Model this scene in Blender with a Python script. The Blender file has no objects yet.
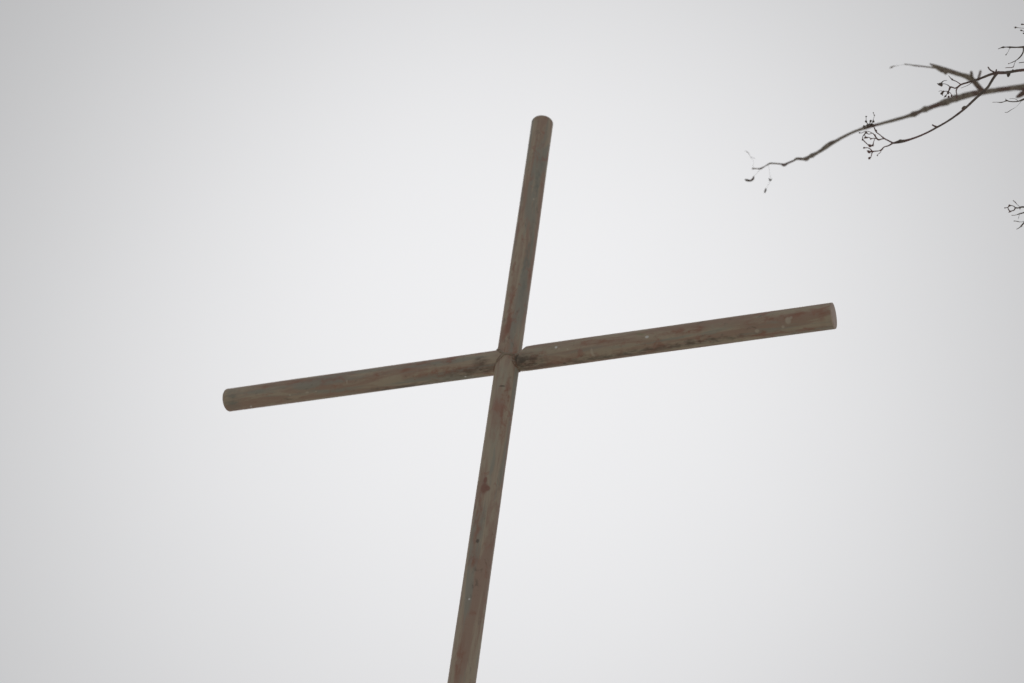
import bpy, bmesh, math, random
from mathutils import Vector, Matrix, noise

random.seed(11)
scene = bpy.context.scene
C = scene.collection

# ------------------------------------------------------------------ camera
FPX = 1564.4                                   # focal length in pixels of a 1024 wide picture (55 mm)
EYE = Vector((0.0, 0.0, 1.6))
RIGHT = Vector((0.98984627, -0.08524536, 0.11374349))
UP = Vector((-0.14214202, -0.59363025, 0.79208508))
FWD = Vector((0.0, 0.80021019, 0.59971964))
cam = bpy.data.cameras.new('camera')
cam.sensor_width = 36.0
cam.lens = FPX * 36.0 / 1024.0
cam.clip_start = 0.05
cam.clip_end = 3000.0
cam.dof.use_dof = True
cam.dof.focus_distance = 6.7
cam.dof.aperture_fstop = 1.7
camo = bpy.data.objects.new('camera', cam)
C.objects.link(camo)
m = Matrix((RIGHT, UP, -FWD)).transposed().to_4x4()
m.translation = EYE
camo.matrix_world = m
scene.camera = camo

# ------------------------------------------------------------------ sky, sun, exposure
SUN_EL = math.radians(37.6)
SUN_AZ = math.radians(0.8)                    # measured from +Y towards +X
world = bpy.data.worlds.new('World')
scene.world = world
world.use_nodes = True
nt = world.node_tree
for n in list(nt.nodes):
    nt.nodes.remove(n)
def wn(kind, **kw):
    n = nt.nodes.new(kind)
    for k, v in kw.items():
        setattr(n, k, v)
    return n
sky = wn('ShaderNodeTexSky', sky_type='NISHITA', sun_disc=False, sun_elevation=SUN_EL,
         sun_rotation=SUN_AZ, altitude=0.0, air_density=1.0, dust_density=10.0, ozone_density=1.0)
hs = wn('ShaderNodeHueSaturation')             # a closed overcast takes the colour out of the sky
hs.inputs['Saturation'].default_value = 0.0
nt.links.new(sky.outputs['Color'], hs.inputs['Color'])
# ... and spreads its light: an even pale cloud sheet plus a broad soft patch put at the view centre, painting in lens-like dark corners
def wmath(op, x, y):
    n = wn('ShaderNodeMath', operation=op)
    for i, v in enumerate((x, y)):
        if isinstance(v, bpy.types.NodeSocket):
            nt.links.new(v, n.inputs[i])
        else:
            n.inputs[i].default_value = v
    return n.outputs[0]
thick = wmath('EXPONENT', wmath('MULTIPLY', hs.outputs['Color'], -1.0 / 33.5), 0.0)
cloud = wmath('MULTIPLY', wmath('SUBTRACT', 1.0, wmath('MULTIPLY', thick, 0.75)), 3.34)
tc = wn('ShaderNodeTexCoord')
cl = wn('ShaderNodeTexNoise')                  # soft unevenness of the cloud sheet
cl.inputs['Scale'].default_value = 2.2
cl.inputs['Detail'].default_value = 4.0
cl.inputs['Roughness'].default_value = 0.45
nt.links.new(tc.outputs['Generated'], cl.inputs['Vector'])
mr = wn('ShaderNodeMapRange')
mr.inputs['From Min'].default_value = 0.3
mr.inputs['From Max'].default_value = 0.7
mr.inputs['To Min'].default_value = 0.98
mr.inputs['To Max'].default_value = 1.02
nt.links.new(cl.outputs['Fac'], mr.inputs['Value'])
mu = wn('ShaderNodeMix', data_type='RGBA', blend_type='MULTIPLY')
mu.inputs['Factor'].default_value = 1.0
nt.links.new(cloud, mu.inputs['A'])
nt.links.new(mr.outputs['Result'], mu.inputs['B'])
tint = wn('ShaderNodeMix', data_type='RGBA', blend_type='MULTIPLY')
tint.inputs['Factor'].default_value = 1.0
tint.inputs['B'].default_value = (0.985, 0.985, 1.0, 1.0)
nt.links.new(mu.outputs['Result'], tint.inputs['A'])
bg = wn('ShaderNodeBackground')
bg.inputs['Strength'].default_value = 0.15
nt.links.new(tint.outputs['Result'], bg.inputs['Color'])
wo = wn('ShaderNodeOutputWorld')
nt.links.new(bg.outputs['Background'], wo.inputs['Surface'])

sun = bpy.data.lights.new('sun', 'SUN')
sun.energy = 1.0
sun.angle = math.radians(40)
sun.color = (1.0, 0.97, 0.93)
suno = bpy.data.objects.new('sun', sun)
C.objects.link(suno)
sdir = Vector((math.sin(SUN_AZ) * math.cos(SUN_EL), math.cos(SUN_AZ) * math.cos(SUN_EL), math.sin(SUN_EL)))
suno.rotation_euler = (-sdir).to_track_quat('-Z', 'Y').to_euler()
suno.location = (0, 0, 30)

scene.view_settings.view_transform = 'Standard'
scene.view_settings.look = 'None'
scene.view_settings.exposure = 0.84
scene.view_settings.gamma = 1.0
scene.view_settings.use_curve_mapping = False

# ------------------------------------------------------------------ helpers
def srgb(r, g, b):
    f = lambda c: (c / 255 / 12.92) if c / 255 <= 0.04045 else ((c / 255 + 0.055) / 1.055) ** 2.4
    return (f(r), f(g), f(b), 1.0)

def ray(px, py):
    return (FWD + RIGHT * ((px - 512) / FPX) + UP * (-(py - 341.5) / FPX))

def at(px, py, depth):
    return EYE + ray(px, py) * depth

def link(name, bm, mat, parent=None, smooth=True):
    me = bpy.data.meshes.new(name)
    bmesh.ops.recalc_face_normals(bm, faces=bm.faces)
    bm.to_mesh(me)
    bm.free()
    if smooth:
        for p in me.polygons:
            p.use_smooth = True
    me.materials.append(mat)
    o = bpy.data.objects.new(name, me)
    C.objects.link(o)
    o.parent = parent
    return o

class Nodes:
    def __init__(self, name):
        self.m = bpy.data.materials.new(name)
        self.m.use_nodes = True
        self.t = self.m.node_tree
        self.b = self.t.nodes['Principled BSDF']
    def n(self, kind, ins=None, **kw):
        x = self.t.nodes.new(kind)
        for k, v in kw.items():
            setattr(x, k, v)
        for k, v in (ins or {}).items():
            self.s(x, k, v)
        return x
    def s(self, node, key, v):
        if isinstance(v, bpy.types.NodeSocket):
            self.t.links.new(v, node.inputs[key])
        else:
            node.inputs[key].default_value = v
    def mix(self, a, b, f):
        x = self.n('ShaderNodeMix', data_type='RGBA', blend_type='MIX')
        for k, v in (('Factor', f), ('A', a), ('B', b)):
            self.s(x, k, v)
        return x.outputs['Result']
    def math(self, op, a, b=0.0, clamp=False):
        x = self.n('ShaderNodeMath', operation=op, use_clamp=clamp)
        self.s(x, 0, a); self.s(x, 1, b)
        return x.outputs[0]
    def noise(self, vec, scale, detail=4.0, rough=0.55, dist=0.0):
        x = self.n('ShaderNodeTexNoise', {'Vector': vec, 'Scale': scale, 'Detail': detail, 'Roughness': rough, 'Distortion': dist})
        return x.outputs['Fac']
    def ramp(self, v, lo, hi):
        x = self.n('ShaderNodeMapRange', {'Value': v, 'From Min': lo, 'From Max': hi}, interpolation_type='SMOOTHSTEP')
        return x.outputs['Result']

# ------------------------------------------------------------------ ground
g = Nodes('winter_ground')
tcg = g.n('ShaderNodeTexCoord').outputs['Object']
grass = g.mix((0.20, 0.17, 0.11, 1), (0.12, 0.11, 0.07, 1), g.ramp(g.noise(tcg, 3.0, 8, 0.65), 0.4, 0.6))
bounce_snow = g.mix((0.80, 0.80, 0.80, 1), (0.70, 0.69, 0.67, 1), g.ramp(g.noise(tcg, 1.3, 6), 0.4, 0.65))  # unseen snow cover, added to bounce light up onto the cross
c1 = g.mix(bounce_snow, grass, g.ramp(g.noise(tcg, 0.6, 9, 0.68), 0.41, 0.54))
g.s(g.b, 'Base Color', c1)
g.s(g.b, 'Roughness', 0.95)
bp = g.n('ShaderNodeBump', {'Height': g.noise(tcg, 18.0, 8, 0.7), 'Strength': 0.6, 'Distance': 0.05})
g.s(g.b, 'Normal', bp.outputs['Normal'])
bm = bmesh.new()
N = 64
rings = [0.0, 6, 14, 30, 70, 160, 400, 1000]
prev = None
for r in rings:
    if r == 0:
        cur = [bm.verts.new((0, 0, 0))]
    else:
        cur = [bm.verts.new((r * math.cos(2 * math.pi * k / N), r * math.sin(2 * math.pi * k / N), 0.0)) for k in range(N)]
        for k in range(N):
            a, b = cur[k], cur[(k + 1) % N]
            if len(prev) == 1:
                bm.faces.new((prev[0], a, b))
            else:
                bm.faces.new((prev[k], a, b, prev[(k + 1) % N]))
    prev = cur
ground = link('ground', bm, g.m)
ground['kind'] = 'structure'

# ------------------------------------------------------------------ the steel cross
CROSS = EYE + Vector((-0.00495972, 5.81341831, 4.24182793))     # where the two axes meet
BAR = Vector((0.89793023, -0.44013782, 0.0)).normalized()        # along the crossbar, to the right
R = 0.0563                                                       # post radius
RB = 0.0572                                                      # crossbar radius
TOP, LEFT, RGT = 1.548, 1.4915, 1.5026
base = Vector((CROSS.x, CROSS.y, 0.0))
ZC = CROSS.z
YAW = math.atan2(BAR.y, BAR.x)
toL = Matrix.Rotation(-YAW, 3, 'Z')
eyeL = toL @ (EYE - base)                                        # the eye in the cross's own frame

cross = bpy.data.objects.new('metal_cross', None)
C.objects.link(cross)
cross.location = base
cross.rotation_euler = (0, 0, YAW)
cross.empty_display_size = 0.2
cross['label'] = 'tall cross of round weathered steel tube with rust patches, standing against overcast sky'
cross['category'] = 'cross'

def mark(px, py, part):
    """point of the tube's skin, in the cross's frame, under a place seen in the photograph"""
    d = (toL @ ray(px, py)).normalized()
    o = eyeL
    if part == 'post':
        c, ax, r = Vector((0, 0, ZC)), Vector((0, 0, 1)), R
    else:
        c, ax, r = Vector((0, 0, ZC)), Vector((1, 0, 0)), RB
    dp = d - ax * d.dot(ax)
    op = (o - c) - ax * (o - c).dot(ax)
    A = dp.dot(dp); B = dp.dot(op); Q = op.dot(op) - r * r
    disc = max(B * B - A * Q, 0.0)
    return o + d * ((-B - math.sqrt(disc)) / A)

# wear, tone and painted-in joint shade on the tubes: (x, y, length along tube, width, kind)
PX = 1 / 218.0        # metres per pixel at the cross
WEAR_SHADE = {
    'post': [
        (502, 378, 24, 7, 'bare'), (494, 440, 30, 5, 'bare'), (527, 262, 60, 3.5, 'grey'), (538, 180, 40, 3.0, 'grey'), (517, 335, 12, 4.0, 'bare'), (505, 400, 30, 2.6, 'rust'), (478, 520, 40, 4, 'rust'),  # long bare and grey marks: lighter and darker tone along the tube
        (484.3, 488, 8, 5.0, 'patch'), (485.5, 480, 5, 2.6, 'patch'), (487.5, 488, 4, 3.4, 'patch'), (477.5, 541, 2.6, 2.2, 'dark'), (469.3, 599, 1.4, 1.3, 'chip'),
        (508.5, 326, 14, 3.4, 'patch'), (509, 318, 20, 3.6, 'rust'), (511.5, 298, 26, 3.0, 'rust'), (514, 268, 20, 2.2, 'rust'),
        (519, 222, 28, 2.4, 'rust'), (533.5, 199, 2.0, 1.5, 'pale'), (472, 613, 3.5, 2.5, 'rust'),
        (505.0, 333, 13, 4.5, 'rust'), (503.5, 352, 8, 4.5, 'rust'), (473.5, 562, 9, 5, 'rust'), (503, 432, 14, 2.6, 'rust'),
        (530, 275, 16, 2.4, 'rust'), (502, 386, 1.2, 4.0, 'dark'), (459, 660, 22, 4, 'rust'), (507, 395, 18, 3, 'rust')],
    'arm': [
        (523, 361, 9, 11, 'dark'), (531, 362, 16, 9, 'dark'), (600, 358, 80, 4, 'dark'), (545, 349, 30, 4, 'bare'), (730, 325, 60, 4, 'bare'), (470, 371, 30, 5, 'dark'), (300, 404, 60, 4, 'dark'), (410, 386, 60, 4, 'dark'), (232, 400, 9, 12, 'grey'), (440, 372, 40, 4, 'rust'), (700, 342, 60, 3, 'dark'), (770, 319, 40, 4, 'rust'),  # first two: joint shade painted in; other long dark ones follow the lower edge
        (268, 386, 12, 3.0, 'rust'), (302, 381, 22, 3.6, 'rust'), (330, 379, 14, 3.0, 'rust'), (376, 376, 15, 4.2, 'rust'),
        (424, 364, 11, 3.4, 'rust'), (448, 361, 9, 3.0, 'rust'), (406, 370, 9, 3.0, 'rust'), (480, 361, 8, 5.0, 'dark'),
        (251, 406.3, 1.5, 1.3, 'chip'), (465.5, 376.7, 1.6, 1.3, 'chip'), (473, 376.2, 1.2, 1.0, 'pale'),
        (290, 395, 1.6, 1.3, 'pale'), (307, 392.5, 3.0, 1.2, 'pale'), (316, 391.5, 1.8, 1.1, 'pale'), (347, 382, 1.2, 3.0, 'pale'),
        (556, 347.3, 1.9, 1.9, 'chip'), (559, 349.0, 1.2, 1.2, 'pale'), (567.5, 349.3, 1.2, 1.5, 'pale'), (592, 352.5, 1.8, 5.2, 'pale'),
        (594, 355.5, 1.6, 2.0, 'pale'), (647, 336.8, 2.4, 1.8, 'chip'), (640, 334.5, 5, 2.0, 'moss'), (618, 352, 7, 3.5, 'rust'), (564.5, 363.5, 2.5, 1.6, 'dark'),
        (600, 341, 20, 3.0, 'rust'), (677, 332, 22, 4.0, 'rust'), (695, 330, 14, 3.5, 'rust'), (788, 320.5, 3.6, 4.5, 'pale'), (791, 317.5, 2.0, 2.0, 'pale'),
        (783, 327, 2.0, 2.0, 'pale'), (757, 331, 3, 2.5, 'pale'), (822, 313, 5, 9, 'rust'), (800, 314, 9, 3.2, 'rust'), (765, 334.5, 26, 3.0, 'rust'), (810, 329, 16, 2.6, 'rust'),
        (560, 362, 14, 3, 'rust')],
}

def tube_paint(name, part, seed):
    k = Nodes(name)
    pos = k.n('ShaderNodeTexCoord').outputs['Object']
    along = (2.0, 20.0, 20.0) if part == 'arm' else (20.0, 20.0, 2.0)
    mp = k.n('ShaderNodeMapping', {'Vector': pos, 'Scale': along, 'Location': (seed, seed * 1.7, seed * 0.6)}).outputs['Vector']
    mid = k.n('ShaderNodeMapping', {'Vector': pos, 'Scale': tuple(a * 0.35 + 9 for a in along), 'Location': (seed * 2, 0, 0)}).outputs['Vector']
    olive, brown = (0.575, 0.485, 0.372, 1), (0.49, 0.352, 0.275, 1)
    grey, dark = (0.42, 0.405, 0.345, 1), (0.20, 0.165, 0.135, 1)
    red = (0.46, 0.25, 0.19, 1)
    c = k.mix(olive, brown, k.ramp(k.noise(mp, 1.0, 6, 0.65, 0.8), 0.44, 0.56))
    c = k.mix(c, grey, k.math('MULTIPLY', k.ramp(k.noise(mp, 0.8, 6, 0.62, 0.5), 0.52, 0.62), 0.85))
    c = k.mix(c, red, k.math('MULTIPLY', k.ramp(k.noise(mid, 1.0, 8, 0.68, 0.8), 0.55, 0.65), 0.65))
    c = k.mix(c, dark, k.math('MULTIPLY', k.ramp(k.noise(mid, 1.7, 8, 0.7, 0.4), 0.58, 0.70), 0.55))
    fine = k.noise(pos, 95.0, 6, 0.7)
    c = k.mix(c, (0.46, 0.42, 0.34, 1), k.math('MULTIPLY', k.ramp(fine, 0.60, 0.78), 0.35))
    c = k.mix(c, (0.13, 0.11, 0.09, 1), k.math('MULTIPLY', k.ramp(k.noise(pos, 60.0, 6, 0.7), 0.60, 0.75), 0.35))
    # individual marks: distance to the mark in a frame stretched along the tube, ragged by noise
    wob = k.n('ShaderNodeTexNoise', {'Vector': pos, 'Scale': 30.0, 'Detail': 4.0})
    off = k.n('ShaderNodeVectorMath', {0: wob.outputs['Color'], 1: (0.5, 0.5, 0.5)}, operation='SUBTRACT').outputs[0]
    off = k.n('ShaderNodeVectorMath', {0: off, 'Scale': 0.042}, operation='SCALE').outputs[0]
    rag = k.n('ShaderNodeVectorMath', {0: pos, 1: off}, operation='ADD').outputs[0]
    wob2 = k.n('ShaderNodeVectorMath', {0: off, 'Scale': 0.15}, operation='SCALE').outputs[0]
    rag2 = k.n('ShaderNodeVectorMath', {0: pos, 1: wob2}, operation='ADD').outputs[0]
    brk = k.n('ShaderNodeMapRange', {'Value': k.noise(k.n('ShaderNodeMapping', {'Vector': pos, 'Scale': tuple(a * 1.6 + 12 for a in along)}).outputs['Vector'], 1.3, 6, 0.65),
                                     'From Min': 0.42, 'From Max': 0.54, 'To Min': 0.25, 'To Max': 1.0}).outputs['Result']
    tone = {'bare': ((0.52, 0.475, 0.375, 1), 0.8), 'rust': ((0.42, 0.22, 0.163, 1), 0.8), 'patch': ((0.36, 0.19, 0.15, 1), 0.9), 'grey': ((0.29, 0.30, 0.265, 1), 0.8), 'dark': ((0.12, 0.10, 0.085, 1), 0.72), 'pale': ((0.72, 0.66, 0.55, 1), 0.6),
            'chip': ((0.92, 0.90, 0.87, 1), 1.0), 'moss': ((0.34, 0.35, 0.20, 1), 0.6)}
    for (x, y, ln, wd, kind) in WEAR_SHADE[part]:
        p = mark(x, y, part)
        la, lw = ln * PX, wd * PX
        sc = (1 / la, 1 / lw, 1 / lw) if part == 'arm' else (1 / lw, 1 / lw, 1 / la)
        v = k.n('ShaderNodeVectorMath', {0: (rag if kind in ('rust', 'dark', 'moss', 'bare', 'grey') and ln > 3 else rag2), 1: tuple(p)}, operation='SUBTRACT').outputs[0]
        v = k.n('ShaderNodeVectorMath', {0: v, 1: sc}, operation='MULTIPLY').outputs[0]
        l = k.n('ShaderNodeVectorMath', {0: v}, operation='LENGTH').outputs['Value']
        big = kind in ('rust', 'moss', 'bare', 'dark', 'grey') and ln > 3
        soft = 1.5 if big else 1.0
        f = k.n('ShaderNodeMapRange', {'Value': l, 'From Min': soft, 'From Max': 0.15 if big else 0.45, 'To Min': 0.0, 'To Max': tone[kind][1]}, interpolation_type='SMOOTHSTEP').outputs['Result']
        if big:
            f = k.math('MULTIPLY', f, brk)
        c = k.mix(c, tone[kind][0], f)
    k.s(k.b, 'Base Color', c)
    k.s(k.b, 'Roughness', 0.55)
    k.s(k.b, 'Specular IOR Level', 0.4)
    hgt = k.math('ADD', k.math('MULTIPLY', fine, 0.4), k.noise(mid, 1.2, 6, 0.6))
    k.s(k.b, 'Normal', k.n('ShaderNodeBump', {'Height': hgt, 'Strength': 0.5, 'Distance': 0.004}).outputs['Normal'])
    return k.m

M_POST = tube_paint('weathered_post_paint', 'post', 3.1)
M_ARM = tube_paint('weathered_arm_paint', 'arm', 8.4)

w = Nodes('weld_steel')
pw = w.n('ShaderNodeTexCoord').outputs['Object']
w.s(w.b, 'Base Color', w.mix((0.30, 0.19, 0.14, 1), (0.44, 0.37, 0.29, 1), w.ramp(w.noise(pw, 40, 5), 0.4, 0.6)))
w.s(w.b, 'Roughness', 0.8)
M_WELD = w.m
w = Nodes('shaded_stub_steel')
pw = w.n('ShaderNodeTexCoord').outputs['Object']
w.s(w.b, 'Base Color', w.mix((0.17, 0.145, 0.115, 1), (0.24, 0.205, 0.165, 1), w.ramp(w.noise(pw, 30, 5), 0.4, 0.62)))  # darkened to paint in the shade of the recessed joint
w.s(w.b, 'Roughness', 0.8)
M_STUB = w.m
w = Nodes('pale_end_plate')
pw = w.n('ShaderNodeTexCoord').outputs['Object']
w.s(w.b, 'Base Color', w.mix((0.76, 0.62, 0.54, 1), (0.66, 0.53, 0.455, 1), w.ramp(w.noise(pw, 28, 6, 0.6), 0.4, 0.62)))  # end plate coloured paler than the tubes
w.s(w.b, 'Roughness', 0.7)
M_CAP = w.m

SEG = 72
def tube(axis, r, start, end, steps=40, close_start=False, bevel_end=0.0, bevel_start=0.0, wob=0.0012, seed=0.0):
    """open tube along 'x' or 'z'; start/end are functions of the section angle giving the axial coordinate"""
    bm = bmesh.new()
    rows = []
    def ring(fr, rr, shift=0.0):
        vs = []
        for k in range(SEG):
            a = 2 * math.pi * k / SEG
            s0, s1 = start(a), end(a)
            s = s0 + (s1 - s0) * fr + shift
            w_ = noise.noise(Vector((s * 2.3 + seed, math.cos(a) * 1.3, math.sin(a) * 1.3))) * wob
            q = rr + w_
            if axis == 'x':
                vs.append(bm.verts.new((s, q * math.cos(a), ZC + q * math.sin(a))))
            else:
                vs.append(bm.verts.new((q * math.cos(a), q * math.sin(a), s)))
        rows.append(vs)
    if bevel_start:
        sg = 1
        for t in (0.0, 0.35, 0.7):
            ring(0.0, r - bevel_start * (1 - math.sin(t * math.pi / 2)) , bevel_start * (1 - math.cos(t * math.pi / 2)))
        for i in range(1, steps + 1):
            ring(i / steps, r)
    else:
        for i in range(steps + 1):
            ring(i / steps, r)
    for a, b in zip(rows, rows[1:]):
        for k in range(SEG):
            bm.faces.new((a[k], a[(k + 1) % SEG], b[(k + 1) % SEG], b[k]))
    if close_start:
        bm.faces.new(rows[0])
    return bm

def disc(axis, r, s0, s1, bev=0.0035):
    """closing plate: a thin turned disc from s0 (inside) to s1 (outer face)"""
    bm = bmesh.new()
    sg = 1 if s1 > s0 else -1
    prof = [(s0, r), (s1 - sg * bev, r), (s1 - sg * bev * 0.3, r - bev * 0.3), (s1, r - bev)]
    rows = []
    for (s, q) in prof:
        vs = []
        for k in range(SEG):
            a = 2 * math.pi * k / SEG
            if axis == 'x':
                vs.append(bm.verts.new((s, q * math.cos(a), ZC + q * math.sin(a))))
            else:
                vs.append(bm.verts.new((q * math.cos(a), q * math.sin(a), s)))
        rows.append(vs)
    for a, b in zip(rows, rows[1:]):
        for k in range(SEG):
            bm.faces.new((a[k], a[(k + 1) % SEG], b[(k + 1) % SEG], b[k]))
    bm.faces.new(rows[-1])
    bm.faces.new(rows[0])
    return bm

# lower post: mitred to a point under the left arm, square on the right where the stub is welded on
lower = link('post', tube('z', R, lambda a: 0.0, lambda a: ZC - max(0.0, -R * math.cos(a)), 60, seed=1.0), M_POST, cross)
upper = link('post', tube('z', R, lambda a: ZC + 0.0005 + max(0.0, -R * math.cos(a)), lambda a: ZC + TOP - 0.006, 40, seed=5.0), M_POST, cross)
cap = link('end_cap', disc('z', R - 0.0004, ZC + TOP - 0.012, ZC + TOP), M_POST, upper, False)
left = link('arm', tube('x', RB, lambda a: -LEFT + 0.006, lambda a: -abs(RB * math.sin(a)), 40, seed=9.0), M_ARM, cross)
cap = link('end_cap', disc('x', RB - 0.0004, -LEFT + 0.012, -LEFT), M_ARM, left, False)
ST = 0.0800                                             # the right arm is a sleeve that starts clear of the post
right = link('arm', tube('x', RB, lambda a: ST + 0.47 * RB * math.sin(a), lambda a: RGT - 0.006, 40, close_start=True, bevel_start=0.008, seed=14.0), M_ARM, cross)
cap = link('end_cap', disc('x', RB - 0.0004, RGT - 0.012, RGT), M_CAP, right, False)
SR, SZ = RB * 0.64, -0.018                                # the stub it is slipped over, a thinner tube set a little low
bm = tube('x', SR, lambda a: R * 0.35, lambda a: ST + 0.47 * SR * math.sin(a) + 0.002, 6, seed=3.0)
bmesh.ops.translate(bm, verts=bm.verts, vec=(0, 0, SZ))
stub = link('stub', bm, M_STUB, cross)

def bead(pts, r, closed=False, seed=0):
    """wobbly welded seam along a list of points"""
    bm = bmesh.new()
    rows = []
    n = len(pts)
    for i, p in enumerate(pts):
        a = pts[(i - 1) % n] if (closed or i > 0) else pts[i]
        b = pts[(i + 1) % n] if (closed or i < n - 1) else pts[i]
        t = (b - a).normalized()
        u = t.orthogonal().normalized()
        if rows:
            u = (lastu - t * lastu.dot(t)).normalized()
        lastu = u
        v = t.cross(u)
        rr = r * (1 + 0.30 * math.sin(i * 1.9 + seed) * 0.5 + 0.45 * noise.noise(p * 60 + Vector((seed, 0, 0))))
        rows.append([bm.verts.new(p + (u * math.cos(2 * math.pi * k / 8) + v * math.sin(2 * math.pi * k / 8)) * rr) for k in range(8)])
    prs = list(zip(rows, rows[1:]))
    for a, b in prs:
        for k in range(8):
            bm.faces.new((a[k], a[(k + 1) % 8], b[(k + 1) % 8], b[k]))
    if not closed:
        bm.faces.new(rows[0]); bm.faces.new(rows[-1])
    else:
        a, b = rows[-1], rows[0]
        best = min(range(8), key=lambda s: sum((a[k].co - b[(k + s) % 8].co).length for k in range(8)))
        for k in range(8):
            bm.faces.new((a[k], a[(k + 1) % 8], b[(k + 1 + best) % 8], b[(k + best) % 8]))
    return bm

for sg, sd in ((1, 2.0), (-1, 7.0)):                      # the two mitre seams left of the post
    pts = []
    for i in range(41):
        a = math.pi / 2 + math.pi * i / 40
        pts.append(Vector((R * math.cos(a), R * math.sin(a), ZC + sg * abs(R * math.cos(a)))))
    link('weld_bead', bead(pts, 0.0066, seed=sd), M_WELD, cross)
pts = []
for i in range(64):                                       # the seam round the stub
    a = 2 * math.pi * i / 64
    y = SR * math.cos(a)
    pts.append(Vector((math.sqrt(R * R - y * y), y, ZC + SZ + SR * math.sin(a))))
link('weld_bead', bead(pts, 0.0085, True, 4.0), M_WELD, cross)
pts = []
for i in range(26):                                       # butt seam of the two posts, right half
    a = -math.pi / 2 - 0.02 + 0.9 * i / 25
    pts.append(Vector((R * math.cos(a), R * math.sin(a), ZC)))
link('weld_bead', bead(pts, 0.0055, seed=6.0), M_WELD, cross)

# ------------------------------------------------------------------ the bare tree
def bark(name, a, b, red):
    k = Nodes(name)
    pos = k.n('ShaderNodeTexCoord').outputs['Object']
    c = k.mix(a, b, k.ramp(k.noise(pos, 22, 6, 0.65), 0.4, 0.62))
    c = k.mix(c, red, k.math('MULTIPLY', k.ramp(k.noise(pos, 5.5, 3, 0.5), 0.48, 0.62), 0.75))
    c = k.mix(c, (0.30, 0.29, 0.25, 1), k.math('MULTIPLY', k.ramp(k.noise(pos, 70, 5, 0.7), 0.60, 0.74), 0.5))
    k.s(k.b, 'Base Color', c)
    k.s(k.b, 'Roughness', 0.85)
    k.s(k.b, 'Specular IOR Level', 0.2)
    k.s(k.b, 'Normal', k.n('ShaderNodeBump', {'Height': k.noise(pos, 90, 5, 0.65), 'Strength': 0.5, 'Distance': 0.004}).outputs['Normal'])
    return k.m
M_BARK = bark('grey_brown_bark', (0.40, 0.355, 0.30, 1), (0.25, 0.215, 0.18, 1), (0.19, 0.115, 0.105, 1))
M_TWIG = bark('dark_twig_bark', (0.25, 0.215, 0.19, 1), (0.15, 0.13, 0.113, 1), (0.28, 0.15, 0.145, 1))

def spline(pts, n):
    """smooth curve through (Vector, radius) points that does not overshoot where the spacing changes"""
    P = [p for p, _ in pts]
    h = [max((P[i + 1] - P[i]).length, 1e-6) for i in range(len(P) - 1)]
    dl = [(P[i + 1] - P[i]) / h[i] for i in range(len(P) - 1)]
    V = [dl[0]] + [(dl[i - 1] * h[i] + dl[i] * h[i - 1]) / (h[i - 1] + h[i]) for i in range(1, len(P) - 1)] + [dl[-1]]
    out = []
    for i in range(len(P) - 1):
        k = n if h[i] < 0.6 else n * 4
        for j in range(k):
            t = j / k
            t2, t3 = t * t, t * t * t
            p = P[i] * (2 * t3 - 3 * t2 + 1) + V[i] * (h[i] * (t3 - 2 * t2 + t)) + P[i + 1] * (3 * t2 - 2 * t3) + V[i + 1] * (h[i] * (t3 - t2))
            out.append((p, pts[i][1] + (pts[i + 1][1] - pts[i][1]) * t))
    out.append(pts[-1])
    return out

def limb(bm, pts, n=4, sides=7, rough=0.10):
    """a tapering rounded stem along the points, with rounded ends, added to bm"""
    s = spline(pts, n)
    rows = []
    last = None
    ph = random.random() * 50
    for i, (p, r) in enumerate(s):
        a = s[max(i - 1, 0)][0]
        b = s[min(i + 1, len(s) - 1)][0]
        t = (b - a)
        t = t.normalized() if t.length > 1e-9 else Vector((0, 0, 1))
        u = (last - t * last.dot(t)) if last is not None else t.orthogonal()
        u = u.normalized() if u.length > 1e-9 else t.orthogonal().normalized()
        last = u
        v = t.cross(u)
        row = []
        for k in range(sides):
            q = 2 * math.pi * k / sides
            rr = r * (1 + rough * noise.noise(Vector((i * 0.8 + ph, math.cos(q) * 1.5, math.sin(q) * 1.5))))
            row.append(bm.verts.new(p + (u * math.cos(q) + v * math.sin(q)) * rr))
        rows.append(row)
    for a, b in zip(rows, rows[1:]):
        for k in range(sides):
            bm.faces.new((a[k], a[(k + 1) % sides], b[(k + 1) % sides], b[k]))
    t0 = (s[0][0] - s[1][0]).normalized() * s[0][1] * 0.6
    t1 = (s[-1][0] - s[-2][0]).normalized() * s[-1][1] * 0.8
    e0, e1 = bm.verts.new(s[0][0] + t0), bm.verts.new(s[-1][0] + t1)
    for k in range(sides):
        bm.faces.new((rows[0][(k + 1) % sides], rows[0][k], e0))
        bm.faces.new((rows[-1][k], rows[-1][(k + 1) % sides], e1))

def pix(lst, depth, depth2=None, scale=1.0):
    """(x, y, width in pixels) rows into (point, radius), the depth running from the first to the last"""
    out = []
    n = len(lst)
    d2 = depth if depth2 is None else depth2
    for i, (x, y, w_) in enumerate(lst):
        d = depth + (d2 - depth) * (i / max(n - 1, 1))
        out.append((at(x, y, d), 0.45 * w_ * d / FPX * scale))
    return out

def blob(bm, p, r, stretch=1.25, axis=None):
    """a small dry seed capsule: an uneven, slightly long ball"""
    axis = (axis or Vector((random.uniform(-1, 1), random.uniform(-1, 1), random.uniform(-1, 1)))).normalized()
    rot = axis.to_track_quat('Z', 'Y').to_matrix()
    res = bmesh.ops.create_icosphere(bm, subdivisions=1, radius=r)
    for v in res['verts']:
        f = 1 + random.uniform(-0.15, 0.2)
        v.co = p + rot @ Vector((v.co.x * f, v.co.y * f, v.co.z * stretch * f))

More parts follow.
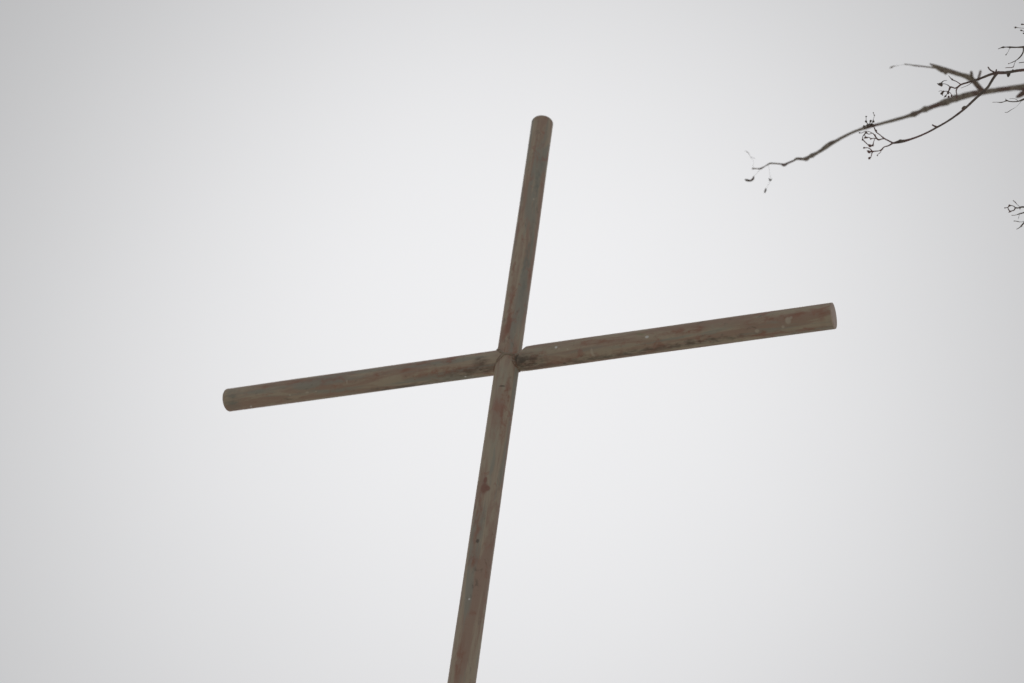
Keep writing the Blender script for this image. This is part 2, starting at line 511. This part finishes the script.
tree = bpy.data.objects.new('bare_tree', None)
C.objects.link(tree)
TREE = Vector((5.6, 6.4, 0.0))
tree.location = TREE
tree['label'] = 'leafless tree reaching in from the right with bare knotty boughs and dry seed heads'
tree['category'] = 'tree'
def tlink(name, bm, mat, parent):
    o = link(name, bm, mat, parent)
    for v in o.data.vertices:
        v.co -= TREE
    return o

# trunk, rising off to the right of the view, slightly crooked
TR = [((0, 0, -0.1), 0.17), ((0.03, 0.02, 0.15), 0.145), ((0.06, 0.05, 1.0), 0.125), ((0.02, 0.14, 2.2), 0.112),
      ((0.10, 0.25, 3.6), 0.098), ((0.04, 0.40, 5.0), 0.082), ((0.16, 0.52, 6.3), 0.066), ((0.24, 0.60, 7.6), 0.048),
      ((0.36, 0.75, 9.0), 0.028), ((0.42, 0.80, 10.2), 0.010)]
TRW = [(TREE + Vector(p), r) for p, r in TR]
bm = bmesh.new()
limb(bm, TRW, 5, 14, 0.12)
trunk = tlink('trunk', bm, M_BARK, tree)
def on_trunk(z):
    for (a, ra), (b, rb_) in zip(TRW, TRW[1:]):
        if a.z <= z <= b.z:
            f = (z - a.z) / (b.z - a.z)
            return a.lerp(b, f), ra + (rb_ - ra) * f
    return TRW[-1]

def join(zt, seen, sag=0.25):
    """the hidden stretch of a bough from the trunk to its first seen points"""
    p, r = on_trunk(zt)
    to, rt = seen[0]
    out = (seen[0][0] - seen[1][0]).normalized()
    near = to + out * 0.35 + RIGHT * 0.05
    mid = p.lerp(near, 0.55) + Vector((0.05, 0.1, sag))
    q = p.lerp(near, 0.22) + Vector((0, 0, sag * 0.6))
    return [(p, min(r * 0.7, rt * 2.2)), (q, min(r * 0.6, rt * 1.8)), (mid, rt * 1.35), (near, rt * 1.1)] + list(seen)

# --- the thick knotty bough behind, a little out of focus
B1 = [(1046, 83, 8), (1024, 86.5, 6.8), (1010, 88.5, 6.0), (998, 90, 5.8), (985, 92, 5.8), (975, 93.5, 7), (968, 95, 7.4), (960, 97.5, 7), (955, 98.5, 8.6), (951, 100, 6.6), (946, 102, 8.2),
      (940, 104, 6.2), (933, 106.5, 5), (928, 108.5, 5.2), (925, 109.3, 7.4), (922, 110.5, 4.6), (917, 113, 4.9), (914, 114, 6.8), (910, 115.5, 4.4), (905, 117, 3.8),
      (893, 120.5, 3.5), (880, 124, 3.2), (874, 125.5, 3.2), (868, 127, 4.2), (856, 131, 3.0), (845, 136, 3.2), (836, 141, 3.6), (830, 144, 5.2), (825.5, 147.2, 5.4), (821, 150.5, 4), (815, 154, 3.8),
      (812, 155.5, 5.4), (809, 157, 3.6), (806.5, 158.7, 5.2), (803, 159, 3), (796.5, 158.8, 3), (794, 160.5, 2), (788, 163, 2.2), (784, 165, 3.6), (781, 164, 1.6), (776, 163.6, 1.6), (770, 163.4, 1.9), (765, 166.3, 1.1), (760.5, 168.6, 2), (757, 168.6, 1.1), (752.5, 168.6, 1.7)]
D0, D1 = 10.6, 8.8
pts = pix(B1, D0, D1)
bm = bmesh.new()
limb(bm, join(6.9, pts), 4, 9, 0.16)
bough = tlink('branch', bm, M_BARK, tree)
bough['label'] = 'thick knotty grey branch sloping down to a thin tip'

def shoot(name, mat, parent, rows, n=4, sides=7):
    bm = bmesh.new()
    for r in rows:
        limb(bm, r, n, sides)
    return tlink(name, bm, mat, parent)

# the pointed shoot that forks up and back from the thick bough, with two cut stubs
shoot('twig', M_BARK, bough, [
    pix([(984, 92, 5), (979, 87.5, 6), (974, 81.5, 6), (969, 77.5, 7), (962, 75, 5), (957, 73.5, 5.2), (950, 71.2, 5.4), (946, 70.4, 6.6), (942, 69.4, 7), (938, 67.6, 5.6), (934.5, 65.9, 3.8), (930, 63.9, 1.3)], 9.97, 9.6),
    pix([(946, 73.5, 3.5), (941, 69.5, 3), (936, 68, 2), (930, 67.3, 1.6), (922, 66.3, 1.5), (915, 65.6, 1.7), (910, 64.8, 1.0), (905, 64.2, 1.4)], 9.65, 9.4),
    pix([(905, 64.2, 0.3), (900, 65.4, 0.18), (894, 66.2, 0.8), (891.5, 67.2, 2.0), (889.5, 68.2, 0.5)], 9.4, 9.4),
    pix([(972, 79, 3.4), (971.8, 75, 3), (971.2, 71.8, 3.2)], 9.8),
    pix([(978, 80, 3), (979.5, 75, 2.6), (980.6, 70.8, 2.6)], 9.85)])

# --- what hangs at the very tip of the bough: a few dry leaf and seed scraps on hair-thin stalks
bm = bmesh.new()
def frag(lst, d):
    limb(bm, pix(lst, d), 3, 5, 0.2)
frag([(760.5, 168.6, .35), (756, 174, .18), (753.5, 177, .3)], 8.8)
frag([(753.8, 176.6, 1.6), (753, 179, 2.6), (750.5, 180.6, 2.2), (748, 180.4, 2.8), (745.4, 179.6, 2.2)], 8.8)
tlink('seed_head', bm, M_TWIG, bough)
bm = bmesh.new()
frag([(768, 164.5, .3), (769.5, 171, .18), (770.2, 177.8, .3)], 8.8)
frag([(769, 178.2, .8), (770.2, 180.4, 2.3), (771.6, 178.6, .8)], 8.8)
frag([(770.2, 181, .25), (767, 187, .18), (765.6, 189, .3)], 8.8)
frag([(765.9, 188.6, 1.5), (765.3, 191, 2.2), (764.6, 193, .9)], 8.8)
tlink('seed_head', bm, M_TWIG, bough)
bm = bmesh.new()
frag([(752.5, 168.6, .3), (753.5, 162, .14), (750.5, 157, .2), (747, 151.6, .7), (745, 151, .3)], 8.8)
frag([(750.5, 157, .4), (755.5, 158.6, .3)], 8.8)
tlink('seed_head', bm, M_TWIG, bough)

# --- the sharp slender bough in front, forked, with open seed heads at its two ends
F0_, F1_ = 6.3, 6.1
lead = [(1046, 68.2, 4.4), (1032, 69.3, 3.9), (1024, 70, 3.5), (1018, 70.6, 3.3), (1011, 71.8, 3.3), (1006, 72.6, 3.6), (1000, 72.8, 3.4), (997, 73.2, 4)]
run = [(997, 73.2, 3.6), (994.5, 76.5, 3.2), (991, 82, 3), (988, 87, 3), (983, 91.8, 3), (975, 99, 2.8), (966, 107.5, 2.6), (955, 116.2, 2.3), (945, 122.8, 2.1), (937.5, 127, 2.2), (928, 132.2, 2.0),
       (918, 136.6, 2), (910, 139.4, 2.3), (904, 141, 3.2), (900.5, 141.3, 4.4), (897.5, 142.2, 3.2), (893, 143.1, 1.9)]
side = [(997, 73.2, 3.4), (992, 74, 3), (986, 76.2, 2.8), (979, 79, 2.6), (973, 80.8, 2.3), (966, 83, 2.0), (961, 84.6, 2.0), (957.5, 87.3, 2.2)]
pl = pix(lead, 6.5, F0_)
bm = bmesh.new()
limb(bm, join(5.3, pl + pix(run, F0_, F1_)[1:]), 4, 8, 0.12)
limb(bm, pix(side, F0_, 6.4), 4, 8, 0.12)
limb(bm, pix([(996.5, 73.2, 2.6), (993, 71.6, 1.8), (990, 69.8, 1.6), (988, 67, 1.5)], F0_), 3, 6)
limb(bm, pix([(996, 73, 2.6), (996.2, 70.8, 1.8), (996.4, 69.4, 1.2)], F0_), 3, 6)
limb(bm, pix([(1008.6, 72.6, 4.6), (1008.4, 74.8, 4.2), (1008.1, 76.7, 2.0)], 6.4), 3, 7)
limb(bm, pix([(1012.5, 71.2, 2.6), (1013, 69.6, 1.4)], 6.4), 3, 6)
limb(bm, pix([(966.5, 107, 2.6), (964, 107, 2.8), (962.2, 108.8, 2.2)], 6.2), 3, 6)
limb(bm, pix([(938, 127, 2.2), (935, 126.3, 2.2), (932.2, 124.8, 1.5)], 6.15), 3, 6)
slim = tlink('branch', bm, M_TWIG, tree)
slim['label'] = 'slender dark reddish twig forking in front of the thick branch'

def head(name, rows, balls, depth, parent, jitter=0.012, mat=None):
    """an open dry seed head: thin forking stalks and small capsules at their ends"""
    bm = bmesh.new()
    for lst in rows:
        limb(bm, pix([(x, y, w_ * 1.05 + 0.10) for x, y, w_ in lst], depth), 3, 6, 0.15)
    for (x, y, w_) in balls:
        blob(bm, at(x, y, depth + random.uniform(-jitter, jitter)), 0.62 * w_ * depth / FPX)
    return tlink(name, bm, mat or M_TWIG, parent)

head('seed_head', [
    [(893, 143.1, 1.9), (888.5, 140.7, 1.5), (884.3, 138.5, 1.5), (880, 135, 1.1), (876, 131.6, 1.2), (875, 129.5, 1.5), (874, 127, .9), (872.2, 123.4, .8), (873.4, 119.5, .7)],
    [(884.3, 138.5, 1.4), (881, 139.2, 1.2), (878.5, 139.8, 1.9), (876.3, 137.8, 1.4), (874.8, 135.5, 1.4), (872.5, 133.2, .8), (869, 134.2, .7), (866, 132.8, 1.5)],
    [(878.5, 139.8, 1.2), (875, 138.2, .8), (871.5, 138.6, 1.0), (868.5, 137.3, .7), (865.5, 137.6, 1.2)],
    [(893, 143.1, 1.8), (888.4, 145.7, 1.4), (883.5, 147.4, 1.2), (881.5, 149.8, 1.6), (879, 150.8, 1.0), (875, 151.2, 1.2), (872.4, 151.5, 2.0), (870.3, 149, 1.0), (867.5, 147.8, .8), (864, 147.9, 1.3)],
    [(872.4, 151.5, 1.4), (871.6, 154.5, .9), (870.8, 157, .8), (869.2, 158.2, 2.2)],
    [(872.4, 151.5, 1.3), (869, 151.6, 2.2), (867, 150.6, 1.0)],
    [(881.5, 149.8, .7), (880.4, 152.3, .6), (878.0, 154.4, .5), (877.3, 155.5, .9)],
    [(875, 138.4, .7), (873.6, 142, .6), (872.8, 145, 1.5), (870.0, 146, 2.0), (867.5, 144.2, .9), (864.5, 141.4, 1.0), (862.6, 139, 1.0), (862.8, 136.5, .8), (864.5, 134.2, .9), (866, 132.8, .8)],
    [(872.5, 133.2, .7), (869, 131.6, .6), (865.5, 131.2, .6), (861.5, 133.0, .6), (859.4, 132.8, .8)],
    [(864.5, 134.2, .8), (866.5, 138.2, .7), (868.5, 137.3, .6)],
    [(872.2, 123.4, .9), (869.5, 124.4, .8), (866.5, 122.4, .8), (866.2, 120.6, .9)],
    [(869.5, 124.4, .9), (870.4, 121.2, .8)], [(869.5, 124.4, .8), (864.5, 126.4, .9), (862.8, 127.2, 1.0)],
    [(866.2, 120.6, .4), (866.0, 116.6, .4)], [(873.4, 119.5, .4), (874.2, 115.4, .35), (873.4, 112.8, .35)],
], [(866, 121.4, 1.9), (870.6, 121, 2.1), (873.6, 121.6, 1.8), (871, 125, 2.6), (868, 125.6, 2.6), (864.3, 126.8, 2.2), (873, 125.4, 2.3), (866.2, 116.6, 1.4), (874.4, 115.3, 1.0), (873.3, 112.6, .9),
    (866, 132.8, 2.0), (865.3, 137.5, 1.9), (869.2, 158.2, 2.2), (864, 147.9, 1.6), (868.8, 151.8, 2.5), (870, 145.8, 2.2), (872.8, 145.6, 1.5), (874.8, 135.2, 1.7), (877.3, 155.5, 1.1), (870.9, 138.8, 1.3), (862.6, 139.6, 1.6), (859.4, 132.8, 1.1), (876, 130.8, 1.7)],
    6.1, slim)

head('seed_head', [
    [(957.5, 87.3, 2.0), (955, 88.2, 1.3), (952.5, 87.4, 1.4), (950.3, 87.2, 2.2), (949.4, 89.5, 1.7), (948.4, 91.5, 1.2), (947.6, 93.6, .9)],
    [(957.5, 87.3, 1.4), (956.2, 91, 1.1), (956.8, 94.5, .9), (957, 97.8, .7)],
    [(950.3, 87.2, 1.1), (948.5, 85.6, .9), (946.5, 84.4, .6), (944, 83.8, .6), (941.5, 84.2, 1.2)],
    [(961, 84.6, 1.2), (956.5, 81.5, .8), (952, 79.4, 1.3), (950.2, 77.6, .7), (948.6, 75.6, .5)],
    [(941.4, 84.4, 2.0), (942, 82.2, 1.1), (944, 80.8, .6), (947, 80.4, .35)],
    [(941.4, 84.4, 1.8), (938.8, 84.1, 1.6), (937.2, 83.6, .8)],
    [(948.4, 91.5, .9), (945.6, 91.2, .8), (943, 91.8, .9), (941.8, 93.4, 1.4), (942.8, 95.4, .8)],
    [(943, 91.8, .8), (941.0, 90.8, .6), (938.6, 91.4, .3)],
    [(948.4, 91.5, .8), (951, 93.8, .6), (952, 96.4, .6)], [(947.6, 93.6, .7), (945.2, 96, .6), (944, 97.6, .7)],
    [(974, 81, .7), (968, 85.2, .5), (961, 88.0, .4)],
], [(941.2, 84.6, 2.9), (939.4, 84.1, 2.0), (941.9, 93.3, 2.3), (952.2, 79.5, 1.5), (943.6, 91.4, 1.6), (948, 93, 1.8), (951.6, 95.6, 1.8), (945.4, 96.2, 1.9), (948.6, 97, 1.8), (956.6, 97.6, 1.5)],
    6.4, slim)

# --- twig ends that come in at the right edge, from boughs outside the view
D = 6.7
e = pix([(1060, 44, 3.0), (1036, 45.4, 2.4), (1023, 47, 2.4), (1017, 47.3, 1.5), (1010, 47.2, 1.9), (1006, 47.1, 1.0), (1003, 47.3, 1.9), (1000.5, 48, .9), (998, 49, .5)], D)
rows = [join(6.2, e, 0.4),
        pix([(1023.5, 47, 1.7), (1023.4, 51, 1.4), (1022, 54.5, 1.5), (1019.5, 57.6, 1.4), (1016, 60.4, .8), (1012.5, 62.2, .9), (1009, 63.6, .4)], D),
        pix([(1016, 60.4, .6), (1014.4, 63.6, .5), (1013.4, 66.8, .8), (1007, 67.6, .8), (1005, 67.9, .4)], D),
        pix([(1038, 61, .8), (1026, 62, 1.0), (1019, 62.8, .9)], D), pix([(1038, 61, .8), (1044, 52, 1.2), (1046, 44.8, 1.6)], D)]
bm = bmesh.new()
for r in rows:
    limb(bm, r, 3, 6)
for (x, y, w_) in [(1003.2, 47.4, 2.0), (1010, 47.3, 2.2), (1013.2, 67, 1.2), (1008.6, 63.6, 1.1)]:
    blob(bm, at(x, y, D), 0.5 * w_ * D / FPX)
small = tlink('branch', bm, M_TWIG, tree)
head('seed_head', [
    [(1046, 44.8, 1.4), (1040, 36, 1.2), (1032, 31, 1.0), (1026, 28.6, .5), (1021, 28.0, .3), (1015.6, 27.4, .8), (1013.8, 27, .3)],
    [(1032, 31, .9), (1027, 24.6, .9), (1023, 24.4, 1.0), (1021, 24.4, .5)],
    [(1032, 31, .6), (1026, 31.8, .4), (1021.2, 30.4, 1.0), (1020, 30.2, .4)], [(1028, 31.6, .5), (1023.5, 33.6, .9)],
    [(1010, 47.2, .3), (1008, 52, .25), (1006, 54.8, .6)]],
    [(1015.6, 27.5, 1.6), (1022, 24.4, 1.5), (1021.2, 30.4, 1.4), (1023.6, 33.4, 1.3), (1006, 54.8, 1.0)], D, small)

# second edge twig, just under the thick bough, part of it blurred behind
e = pix([(1060, 96, 3), (1036, 94, 3.4), (1026, 92, 4.2), (1022.5, 93.4, 6.2), (1019.5, 95.6, 5), (1016.5, 97.2, 2.4)], 9.8)
bm = bmesh.new()
limb(bm, join(6.6, e, 0.1), 3, 7)
limb(bm, pix([(1026, 88, 3), (1020, 90, 1.6), (1015.5, 89.6, 1.0), (1013.2, 87.8, 1.0)], 9.7), 3, 6)
limb(bm, pix([(1024, 91, 3), (1023, 88.5, 3.4)], 9.7), 3, 6)
tlink('branch', bm, M_BARK, tree)
D = 6.9
e = pix([(1060, 86, 2.8), (1038, 93, 2.4), (1026, 98.2, 2.0), (1022.4, 99.8, 2.3), (1018.5, 101.2, 1.4), (1013, 101.7, 1.2), (1009, 101.3, 1.2), (1006.4, 100.6, 2.0), (1004.4, 101.6, .8), (1000.8, 102.4, 1.3), (997, 102.2, .5), (992.4, 102.2, .5)], D)
bm = bmesh.new()
limb(bm, join(5.8, e, 0.2), 3, 6)
limb(bm, pix([(1006.4, 100.6, 1.3), (1005.6, 98.8, .6)], D), 3, 6)
limb(bm, pix([(1018.5, 101.2, .8), (1014.5, 98.6, .45), (1009.5, 98.8, .4)], D), 3, 6)
limb(bm, pix([(1022.4, 99.8, .5), (1016, 107, .15), (1010.5, 110.2, .6), (1007.5, 112.2, .8), (1004.8, 112.4, .5)], D), 3, 6)
tlink('branch', bm, M_TWIG, tree)

# third edge twig, lower down
D = 7.2
e = pix([(1060, 204, 2.4), (1038, 206, 2.0), (1026, 207.2, 1.7), (1021.6, 207, 2.0), (1018.5, 207.9, 1.3), (1015.4, 207.8, 1.8)], D)
bm = bmesh.new()
limb(bm, join(4.6, e, 0.15), 3, 6)
eb = tlink('branch', bm, M_TWIG, tree)
head('seed_head', [
    [(1015.4, 207.8, 1.4), (1013.6, 206.2, .8), (1011.5, 205.6, .8), (1009.5, 205.7, 1.7), (1008, 207.2, .9), (1006.5, 207.7, .7), (1004.6, 207.9, .9)],
    [(1015.4, 207.8, 1.4), (1014, 210.2, 1.1), (1012, 210.8, .9), (1010.2, 211.6, 1.4), (1008.5, 212.4, .5)],
    [(1010.2, 211.4, .9), (1008.6, 209.6, 1.2), (1007.8, 207.6, .7)],
    [(1040, 206.2, 1.0), (1030, 210.6, 1.0), (1023.4, 212.8, 1.3), (1019.5, 213.8, 1.2), (1016, 215.0, .5), (1011.6, 215.4, .6)],
    [(1034, 209, 1.0), (1028, 218, 1.0), (1024, 222.6, 1.3), (1021.6, 225.6, 1.5), (1019.5, 227.6, .8), (1016.6, 229.2, .6)],
    [(1025.6, 221, .4), (1020, 222, .4), (1017.6, 221.4, .8), (1014, 221, .6)], [(1019.5, 213.8, .3), (1018.3, 218.8, .3)],
    [(1020.6, 207.2, .4), (1017, 204.4, .4), (1015.4, 202.4, .9), (1013, 200.4, .7)], [(1020, 207.6, 1.0), (1020, 209.2, .8)],
], [(1009.5, 205.6, 1.9), (1004.8, 207.9, 1.1), (1010, 211.5, 1.5), (1021.5, 225.8, 1.5), (1014.2, 221, .9)], D, eb)

# --- the rest of the crown, outside the view: boughs that rise and spread away to the right
def grow(bm, p, d, r, length, lvl):
    pts = [(p, r)]
    n = 6
    for i in range(n):
        d = (d + Vector((random.uniform(-.3, .3), random.uniform(-.3, .3), random.uniform(-.1, .35)))).normalized()
        p = p + d * length / n
        rr = r * (1 - 0.85 * (i + 1) / n)
        pts.append((p, max(rr, 0.002)))
        if lvl > 0 and i > 0:
            grow(bm, p, (d + Vector((random.uniform(-.9, .9), random.uniform(-.9, .9), random.uniform(-.3, .6)))).normalized(), max(rr * 0.7, 0.002), length * 0.5, lvl - 1)
    limb(bm, pts, 2, 6)
for i in range(9):
    z = 3.2 + i * 0.72
    p, r = on_trunk(z)
    a = math.radians(-80 + (i * 67) % 170)
    d = Vector((math.cos(a), math.sin(a), 0.55)).normalized()
    bm = bmesh.new()
    grow(bm, p, d, r * 0.5, 2.9 - 0.18 * i, 2)
    inside = 0
    for v in bm.verts:                                    # only boughs that stay clear of the seen piece of sky
        q = v.co - EYE
        zf = q.dot(FWD)
        if zf > 0 and abs(q.dot(RIGHT) / zf * FPX) < 540 and abs(q.dot(UP) / zf * FPX) < 370:
            inside += 1
    if inside:
        print('bough skipped', i, inside)
        bm.free()
    else:
        tlink('branch', bm, M_BARK, tree)
